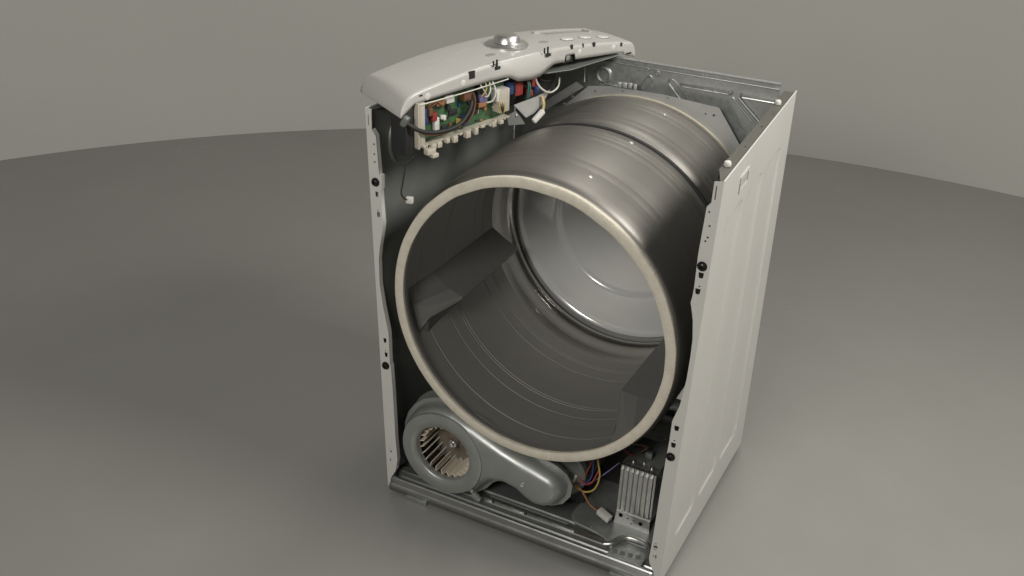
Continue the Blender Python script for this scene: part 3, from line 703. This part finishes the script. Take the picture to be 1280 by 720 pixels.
comp('connector_block', .226, .912, .030, .050, .036, 'tray', .002); comp('connector_block', .212, .925, .014, .026, .034, 'conn', .002)
for k in range(3): comp('connector_rib', .217 + .009 * k, .928, .002, .020, .038, 'conn', .0005)
random.seed(11)
def tw(pts, m, r=.0013): return tube('wire', [cw(*p_) for p_ in pts], r, m, tray, 6, 6)
tw([(.192, -.005, .956), (.188, .002, .940), (.180, .0, .928), (.170, -.01, .935)], 'whitewire', .0016); tw([(.20, -.005, .956), (.203, .003, .935), (.196, .0, .916), (.18, -.012, .912)], 'whitewire', .0018)
tw([(.165, -.005, .956), (.172, .002, .942), (.180, .0, .930)], 'tray', .0015); tw([(.18, -.005, .958), (.176, .003, .945), (.166, .0, .932)], 'yellow', .0015)
for k in range(4): tw([(.208 + .006 * k, .004, .914), (.211 + .005 * k, .007, .900), (.218 + .002 * k, .006, .886)], ['yellow', 'rubber', 'rubber', 'yellow'][k], .0014)
tw([(.03, -.008, .938), (.045, -.002, .944), (.062, -.004, .934), (.07, -.012, .925)], 'orange', .0016); tw([(.028, -.008, .93), (.04, -.004, .938), (.056, -.004, .942)], 'brown', .0015)
tw([(.118, -.006, .945), (.128, .0, .930), (.135, -.002, .915), (.128, -.01, .9)], 'rubber', .002); tw([(.13, -.006, .948), (.14, .0, .935), (.138, .002, .912), (.125, .0, .888), (.105, .004, .876)], 'rubber', .0022)
tw([(.142, -.006, .95), (.146, .002, .93), (.14, .004, .905), (.12, .004, .882)], 'brown', .002)
# main black cable sagging across the tray from the left end
tube('cable', [cw(-.035, -.012, .925), cw(-.022, .004, .908), cw(.005, .010, .8935), cw(.04, .011, .886), (cw(.075, .010, .885)), cw(.105, .008, .892), cw(.13, .004, .912), cw(.145, -.004, .935)], .0042, 'rubber', cons, 8, 8)
tube('cable', [cw(-.022, .002, .912), cw(.005, .009, .889), cw(.04, .010, .881), cw(.08, .009, .882), cw(.112, .006, .89)], .0022, 'brown', cons, 8, 8)
# dark backing and hardware under the console left end
traybox('side_shroud', -.034, -.010, -.05, -.004, .845, .945, 'rubber', cons, .003)
bm = bmesh.new(); add_box(bm, cw(-.036, .000, .922), (.012, .014, .022), Matrix.Rotation(.5, 3, 'Y'), .003); obj('hinge_clip', bm, 'galv_dark', cons)
# electronics beyond the tray: red sockets and green wires under the bulge
for s, z, w_, h, m in ((.283, .922, .026, .030, 'red'), (.330, .928, .018, .020, 'red'), (.322, .905, .012, .016, 'red'), (.262, .927, .014, .028, 'blue'), (.340, .908, .014, .016, 'blue')):
    traybox('socket', s - w_ / 2, s + w_ / 2, -.035, -.008, z - h / 2, z + h / 2, m, cons, .004)
for pts, m in (([(.30, -.02, .953), (.306, -.005, .93), (.305, -.005, .905), (.310, -.01, .888)], 'teal'), ([(.308, -.02, .953), (.312, -.005, .925), (.308, -.004, .90)], 'teal'), ([(.33, -.015, .945), (.338, .0, .918), (.365, .004, .902), (.40, -.005, .906), (.43, -.03, .915)], 'whitewire'),
               ([(.275, -.02, .95), (.27, -.008, .93), (.268, -.01, .905)], 'rubber'), ([(.345, -.03, .945), (.36, -.015, .925), (.39, -.02, .918)], 'rubber')):
    tube('wire', [cw(*p_) for p_ in pts], .0021, m, cons, 6, 8)
traybox('void_shade_block', .246, .44, -.10, -.045, .87, .945, 'dark', cons, .01)  # added dark block, stands in for shade in the hollow under the console
# grey mounting plate with a white plug below the sockets
bm = bmesh.new(); add_sheet(bm, [(.262, .893), (.33, .898), (.372, .905), (.352, .880), (.325, .862), (.300, .857)], [], lambda a, b, t: cw(a, -.002 - t, b), .0014); plate = obj('mount_plate', bm, 'galv_lite', cons)
bm = bmesh.new(); add_sheet(bm, [(.243, .872), (.27, .878), (.288, .858), (.300, .842), (.25, .85)], [], lambda a, b, t: cw(a, -.004 - t, b), .0014); obj('mount_plate', bm, 'galv_dark', cons)
screw('screw', cw(.272, -.0025, .868), NN, .0028, 'chrome', cons)
bm = bmesh.new(); ang = math.atan2(U.y, U.x); add_box(bm, cw(.326, .010, .858), (.036, .010, .012), Matrix.Rotation(ang, 3, 'Z') @ Matrix.Rotation(-.55, 3, 'Y'), .003); obj('plug', bm, 'conn', cons)
for k in range(3): tube('wire', [cw(.340 + .003 * k, .006, .864), cw(.343 + .003 * k, .006, .88), cw(.341 + .003 * k, .002, .898)], .0013, ['yellow', 'whitewire', 'yellow'][k], cons, 6, 6)
# thin lead with a white plug hanging inside the left panel
lead = [cw(-.036, .000, .918), cw(-.034, .002, .88), cw(-.036, .0, .84), cw(-.043, -.001, .80), cw(-.048, -.002, .775), cw(-.043, -.001, .763), cw(-.036, .0, .757)]
tube('lead', lead, .0017, 'rubber', cons, 6, 8)
box('lead_plug', cw(-.029, .001, .755), (.014, .010, .013), 'conn', cons, Matrix.Rotation(.25, 3, 'Z'), .0012)
# white earth wire on the rear panel
tube('wire', [(.191, D - .010, .918), (.1905, D - .012, .90), (.192, D - .014, .884), (.194, D - .018, .872)], .0014, 'whitewire', dryer, 6, 6)
